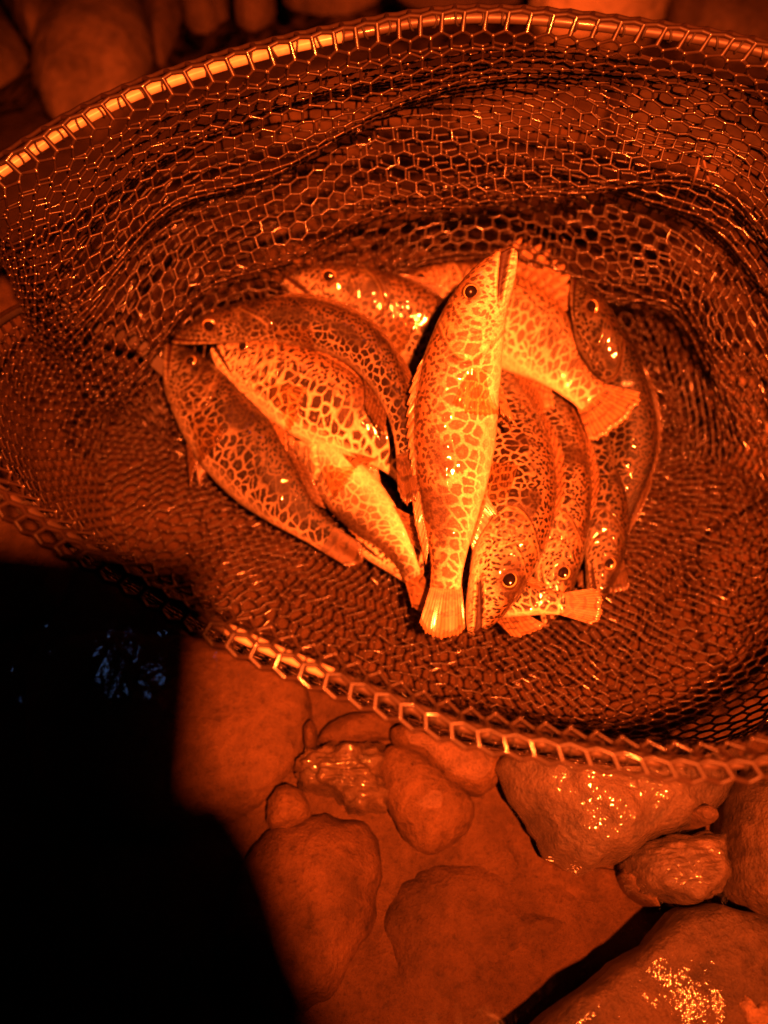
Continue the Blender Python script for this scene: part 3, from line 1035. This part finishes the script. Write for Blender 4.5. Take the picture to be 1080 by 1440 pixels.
def run_bag(seed, gain, outward, drop):
    """Let one layer of netting settle: pulled towards the bag's shape, held at the rim, kept off stones and fish."""
    rng = np.random.RandomState(seed)
    # slow wandering folds seed the buckling
    fold = np.zeros((NU, NV))
    for kx, ky, am in ((2, 6.2, .012), (3, 8.1, .011), (5, 5.3, .009), (9, 4.0, .005), (1, 9.5, .008), (14, 8.5, .004)):
        fold += am * np.sin(ang[:, None] * kx + rowv[None, :] * ky * 6.28 / 2 + rng.uniform(0, 6.28)) * np.cos(rowv[None, :] * ky * 3.1 + rng.uniform(0, 6.28))
    env = np.sin(np.clip(rowv / .7, 0, 1) * math.pi) ** .7
    nrm = unit(np.cross(np.roll(Xt, -1, 0) - np.roll(Xt, 1, 0), np.gradient(Xt, axis=1)))
    X = Xt + nrm * (fold * env[None, :] * slack[:, None])[..., None] * gain
    rad_ = unit((Xt - C0) * np.array([1, 1, 0.0]))
    X = X + (rad_ * outward + np.array([0, 0, -drop])) * np.clip(JJ / 8.0, 0, 1)[..., None]
    Xt2 = X.copy()
    X = X + rng.normal(0, .0012, X.shape) * (JJ > 2)[..., None]
    alt = np.where(np.arange(NU) % 2 == 0, 1.0, -1.0)[:, None]
    pin0 = edge + out * (.0088 - .0010 * alt) * Nn_ + np.array([0, 0, 1.0]) * (.001 + .001 * alt)
    pin1 = edge + out * (.0005 + .0010 * alt) * Nn_ + np.array([0, 0, .0036])
    pin2 = edge - out * (.0085 + .0022 * alt) * Nn_ + np.array([0, 0, -.003])
    for step in range(70):
        X += (Xt2 - X) * .030
        X[..., 2] -= .00035
        for it in range(5):
            # vertical strands
            dd = solve(X[:, :-1], X[:, 1:], EA, .9) * vert_mask[..., None]
            X[:, :-1] += dd
            X[:, 1:] -= dd
            # zigzag strands, even then odd
            for st in (0, 1):
                A = X[st::2]
                Bn = np.roll(X, -1, 0)[st::2]
                dd = solve(A, Bn, EA, .9)
                X[st::2] += dd
                ix = (np.arange(st, NU, 2) + 1) % NU
                X[ix] -= dd
            # keep the cells open
            for st in (0, 1, 2, 3):
                ia = np.arange(st, NU, 4)
                ib = (ia + 2) % NU
                dd = solve(X[ia], X[ib], EA * 1.25, .35, True)
                X[ia] += dd
                X[ib] -= dd
            for st in (0, 1, 2, 3):
                ja = np.arange(st, NV - 2, 4)
                dd = solve(X[:, ja], X[:, ja + 2], EA * 1.9, .35, True)
                X[:, ja] += dd
                X[:, ja + 2] -= dd
            X[:, 0] = pin0
            X[:, 1] = pin1
            X[:, 2] = pin2
        # rest on the stones, stay outside the fish
        X[..., 2] = np.maximum(X[..., 2], .0095 + .003 * np.sin(X[..., 0] * 45) * np.cos(X[..., 1] * 52))
        if step % 3 == 2 or step > 64:
            fl = X.reshape(-1, 3)
            for sx, sy, sz, r, _r in FS:
                dv = fl - np.array([sx, sy, sz])
                dist = np.linalg.norm(dv, axis=1)
                m = dist < r + .0015
                if m.any():
                    dm = dv[m]
                    dm[:, 2] = -np.abs(dm[:, 2]) - .002
                    fl[m] = np.array([sx, sy, sz]) + unit(dm) * (r + .0015)
            X = fl.reshape(NU, NV, 3)
            X[..., 2] = np.maximum(X[..., 2], .0085)
        X[:, 0] = pin0
        X[:, 1] = pin1
        X[:, 2] = pin2
    return X


X = run_bag(3, 3.4, 0.0, 0.0)
X_OUT = run_bag(11, 4.4, .010, .004)
jit = np.random.RandomState(8)
X = X + jit.normal(0, .00030, X.shape) * (JJ > 2)[..., None]
X_OUT = X_OUT + jit.normal(0, .00030, X.shape)

# strands and knots
idx = np.arange(NU * NV).reshape(NU, NV)
e1 = np.stack([idx[:, :-1][vert_mask], idx[:, 1:][vert_mask]], 1)
e2 = np.stack([idx.ravel(), np.roll(idx, -1, 0).ravel()], 1)
keep = (e2[:, 0] % NV) < NV
E1 = np.vstack([e1, e2[keep]])
E1 = E1[(E1 % NV).min(1) < NV]
E_OUT = E1[((E1 % NV).min(1) >= 2) & (slack[E1[:, 0] // NV] > .30)] + NU * NV
E = np.vstack([E1, E_OUT])
Pn = np.vstack([X.reshape(-1, 3), X_OUT.reshape(-1, 3)])


def strands(Pn, E, r):
    r = np.asarray(r)[:, None]
    A, B = Pn[E[:, 0]], Pn[E[:, 1]]
    T = unit(B - A)
    ref = np.where(np.abs(T[:, 2:3]) < .8, np.array([[0, 0, 1.0]]), np.array([[1.0, 0, 0]]))
    N = unit(np.cross(T, ref))
    Bn = np.cross(T, N)
    k = 5
    V = np.zeros((len(E), 2, k, 3))
    for q in range(k):
        a = 2 * math.pi * q / k
        o = (N * math.cos(a) + Bn * math.sin(a)) * r
        V[:, 0, q] = A + o
        V[:, 1, q] = B + o
    b = (np.arange(len(E)) * 2 * k)[:, None]
    F = np.concatenate([np.stack([b[:, 0] + q, b[:, 0] + (q + 1) % k, b[:, 0] + k + (q + 1) % k, b[:, 0] + k + q], 1) for q in range(k)])
    return V.reshape(-1, 3), F


def knots(P, r):
    # small rounded lumps: a cube pushed toward a sphere, one quad per face
    c = np.array([(-1, -1, -1), (1, -1, -1), (1, 1, -1), (-1, 1, -1), (-1, -1, 1), (1, -1, 1), (1, 1, 1), (-1, 1, 1)]) / math.sqrt(3)
    f = np.array([(3, 2, 1, 0), (4, 5, 6, 7), (0, 1, 5, 4), (1, 2, 6, 5), (2, 3, 7, 6), (3, 0, 4, 7)])
    V = (P[:, None, :] + c[None] * r).reshape(-1, 3)
    F = (np.arange(len(P))[:, None, None] * 8 + f[None]).reshape(-1, 4)
    return V, F


V1, F1 = strands(Pn, E, np.where((E % NV).min(1) < 2, .00150, .00080))
V2, F2 = knots(Pn[np.unique(E)], .00150)
net = empty('landing_net', hoop[180], 'big oval landing net with black knotted mesh bag holding the fish', 'net')
nm = under(mesh_np('netting', np.vstack([V1, V2]), np.vstack([F1, F2 + len(V1)]), [M_NET, M_KNOT]), net)
nm.data.polygons.foreach_set('material_index', np.concatenate([np.zeros(len(F1), np.int32), np.ones(len(F2), np.int32)]))
tag(nm, 'wet dark hexagonal netting sagging in folds', kind='stuff')
V, F = tube_mesh(hoop, .0027, 14, closed=True)
under(mesh_np('hoop', V, F, M_HOOP), net)
for xa, xb, upper in ((-60, 490, True), (310, 470, False)):       # stretches where the lamp's gleam on the tube is painted as paler colour
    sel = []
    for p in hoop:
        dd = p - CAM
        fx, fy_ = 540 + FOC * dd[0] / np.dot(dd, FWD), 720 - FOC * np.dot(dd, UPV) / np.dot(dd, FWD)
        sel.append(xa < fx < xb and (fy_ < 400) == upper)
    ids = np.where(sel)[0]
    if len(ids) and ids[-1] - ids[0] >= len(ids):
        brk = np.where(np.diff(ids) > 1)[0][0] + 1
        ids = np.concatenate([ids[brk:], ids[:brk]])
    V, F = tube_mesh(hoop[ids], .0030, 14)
    under(mesh_np('tube_gleam', V, F, M_TUBE_GLEAM), net)
# lashing turns round the tube
Vs, Fs, nb_ = [], [], 0
HT_ = unit(np.roll(hoop, -1, 0) - np.roll(hoop, 1, 0))
for i in range(0, 360, 3):
    c, t = hoop[i], HT_[i]
    a = unit(np.cross(t, np.array([0, 0, 1.0])))
    b = np.cross(t, a)
    ring = [c + (a * math.cos(q) + b * math.sin(q)) * .0034 + t * .0012 * math.sin(q + i) for q in np.linspace(0, 2 * math.pi, 12, endpoint=False)]
    V, F = tube_mesh(ring, .0007, 5, closed=True)
    Vs.append(V)
    Fs += [tuple(x + nb_ for x in f) for f in F]
    nb_ += len(V)
tag(under(mesh_np('lashing', np.vstack(Vs), Fs, M_CORD), net), kind='stuff')
# slack cord along the notch
ii = np.where(notch)[0]
s0 = [i for i in ii if not notch[i - 1]][0]
run = [edge[(s0 + k) % NU] for k in range(-3, len(ii) + 3)]
V, F = tube_mesh(catmull(run, 120)[0], .0026, 10)
under(mesh_np('rim_cord', V, F, M_CORD), net)
# loose repair cord tied on the far wall at the right
dd = Pn - CAM
dep = dd @ FWD
qx, qy = 540 + FOC * dd[:, 0] / dep, 720 - FOC * (dd @ UPV) / dep
far_ = (np.arange(len(Pn)) % NV) < 40
for line in ([(992, 212), (982, 245), (968, 282)], [(990, 214), (996, 262), (1000, 300), (1003, 332)]):
    pts_ = []
    for lx_, ly_ in line:
        sc_ = (qx - lx_) ** 2 + (qy - ly_) ** 2 + (~far_) * 1e6
        p_ = Pn[np.argmin(sc_)]
        pts_.append(p_ + unit(CAM - p_) * .002)
    V, F = tube_mesh(catmull(pts_, 24)[0], .0009, 7)
    under(mesh_np('repair_cord', V, F, plain('pale_cord', (.07, .045, .028), .5)), net)
# handle, out of the frame at the right
h0 = at_z(1450, 560, .222)
V, F = tube_mesh([h0 + np.array([-.004, 0, 0]), h0 + np.array([.05, -.004, .004]), h0 + np.array([.5, -.05, .05])], [.010, .012, .012], 14)
under(mesh_np('handle', V, F, M_BLACK), net)

# ------------------------------------------------------------------ small things
# black strap lying in the net at the left
sp = [at_z(116, 447, .105), at_z(150, 466, .092), at_z(190, 480, .078), at_z(215, 505, .068), at_z(246, 533, .058)]
P, _ = catmull(sp, 30)
T = unit(np.gradient(P, axis=0))
wv_ = unit(np.cross(T, CAM - P))
nv_ = np.cross(T, wv_)
V, F = [], []
for i in range(30):
    for a, b in ((-1, -1), (1, -1), (1, 1), (-1, 1)):
        V.append(P[i] + wv_[i] * a * .0045 + nv_[i] * b * .0009)
for i in range(29):
    for k2 in range(4):
        l = (k2 + 1) % 4
        F.append((i * 4 + k2, i * 4 + l, i * 4 + 4 + l, i * 4 + 4 + k2))
F += [(3, 2, 1, 0), (116, 117, 118, 119)]
tag(mesh_np('strap', V, F, M_CORD, smooth=False), 'flat black strap running from the gathered mesh to the left fish', 'strap')

# ------------------------------------------------------------------ behind the lens: the phone, the hand that holds it, the lamp body
# (out of the frame; their shadow is the black shape at the lower left)
def box_bevel(name, c, ax, half, bev, mat, seg=3):
    bm = bmesh.new()
    bmesh.ops.create_cube(bm, size=2)
    for v in bm.verts:
        v.co = Vector((v.co.x * half[0], v.co.y * half[1], v.co.z * half[2]))
    bmesh.ops.bevel(bm, geom=bm.edges[:], offset=bev, segments=seg, affect='EDGES', profile=.6)
    me = bpy.data.meshes.new(name)
    bm.to_mesh(me)
    bm.free()
    me.materials.append(mat)
    o = bpy.data.objects.new(name, me)
    COL.objects.link(o)
    M = Matrix.Identity(4)
    for k2 in range(3):
        for r_ in range(3):
            M[r_][k2] = ax[k2][r_]
        M[k2][3] = c[k2]
    me.transform(M)
    return o


PH_W, PH_H = .077, .162
corner = CAM + RGT * .024 + UPV * .0125 - FWD * .007
TW = R(5.0)                                     # the phone is held slightly askew
PR = RGT * math.cos(TW) - UPV * math.sin(TW)
PU = UPV * math.cos(TW) + RGT * math.sin(TW)
pc = corner - PR * PH_W / 2 - PU * PH_H / 2
ph = empty('phone', pc, 'phone taking the picture, known only by its black shadow at lower left', 'phone')
under(box_bevel('case', pc, (PR, PU, -FWD), (PH_W / 2, PH_H / 2, .0042), .0038, M_BLACK), ph)
under(box_bevel('screen', pc - FWD * .0045, (PR, PU, -FWD), (PH_W / 2 - .003, PH_H / 2 - .003, .0005), .0003, M_BLACK, 1), ph)


def skin_figure(name, verts, edges, rads, mat, root=0):
    me = bpy.data.meshes.new(name)
    me.from_pydata([tuple(map(float, v)) for v in verts], edges, [])
    o = bpy.data.objects.new(name, me)
    COL.objects.link(o)
    md = o.modifiers.new('skin', 'SKIN')
    for i, r_ in enumerate(rads):
        me.skin_vertices[0].data[i].radius = (r_, r_)
    me.skin_vertices[0].data[root].use_root = True
    md.use_smooth_shade = True
    sb = o.modifiers.new('sub', 'SUBSURF')
    sb.levels = sb.render_levels = 2
    me.materials.append(mat)
    return o


def pl(x, y, z):
    """Point near the phone: x right and y up from the phone's bottom right corner, z behind it (towards the holder)."""
    return corner - PU * PH_H + PR * x + PU * y - FWD * z


hv, he, hr = [], [], []


def chain(pts, rads, start=None):
    prev = start
    for p, r_ in zip(pts, rads):
        hv.append(pl(*p))
        hr.append(r_)
        if prev is not None:
            he.append((prev, len(hv) - 1))
        prev = len(hv) - 1
    return prev


chain([(.020, .024, .020)], [.031])                                           # palm
chain([(.074, -.015, .034), (.128, -.085, .050), (.175, -.200, .060)], [.025, .030, .036], 0)   # wrist and forearm
chain([(.018, .052, .012), (.013, .080, .010), (.000, .102, .012)], [.019, .014, .010], 0)      # thumb along the right edge
for q, (yy_, ln) in enumerate(((.066, 1.0), (.046, 1.06), (.024, 1.0), (.004, .85))):           # fingers behind the phone, tips at its left edge
    chain([(.016, yy_, -.010), (-.020 * ln, yy_ + .006, -.017), (-.050 * ln, yy_ + .008, -.016), (-.074 * ln, yy_ + .006, -.009)],
          [.0105, .0098, .0090, .0078], 0)
person = empty('person', pl(.01, .02, .02), 'hand and forearm holding the phone, known only by the shadow at lower left', 'person')
under(skin_figure('hand', hv, he, hr, M_SKIN), person)

lb = unit(LAMP - BEAM_AT)
lx = unit(np.cross(lb, np.array([0, 0, 1.0])))
ly = np.cross(lb, lx)
hl = empty('headlamp', LAMP + lb * .02, 'head lamp throwing the orange beam, outside the picture', 'lamp')
ring = [LAMP + lb * .012 + (lx * math.cos(a) + ly * math.sin(a)) * .020 for a in np.linspace(0, 6.283, 32, endpoint=False)]
V, F = tube_mesh(ring, .004, 8, closed=True)
under(mesh_np('bezel', V, F, M_BLACK), hl)
under(box_bevel('housing', LAMP + lb * .030, (lx, ly, lb), (.026, .020, .014), .006, M_BLACK), hl)
for sg in (1, -1):
    arc = [LAMP + lb * (.03 + .09 * (1 - math.cos(a))) + lx * sg * (.02 + .075 * math.sin(a)) for a in np.linspace(0, 2.0, 14)]
    V, F = tube_mesh(arc, .006, 8)
    under(mesh_np('strap', V, F, M_CORD), hl)
lo.parent = hl
lo.matrix_parent_inverse = Matrix.Translation(hl.location).inverted()
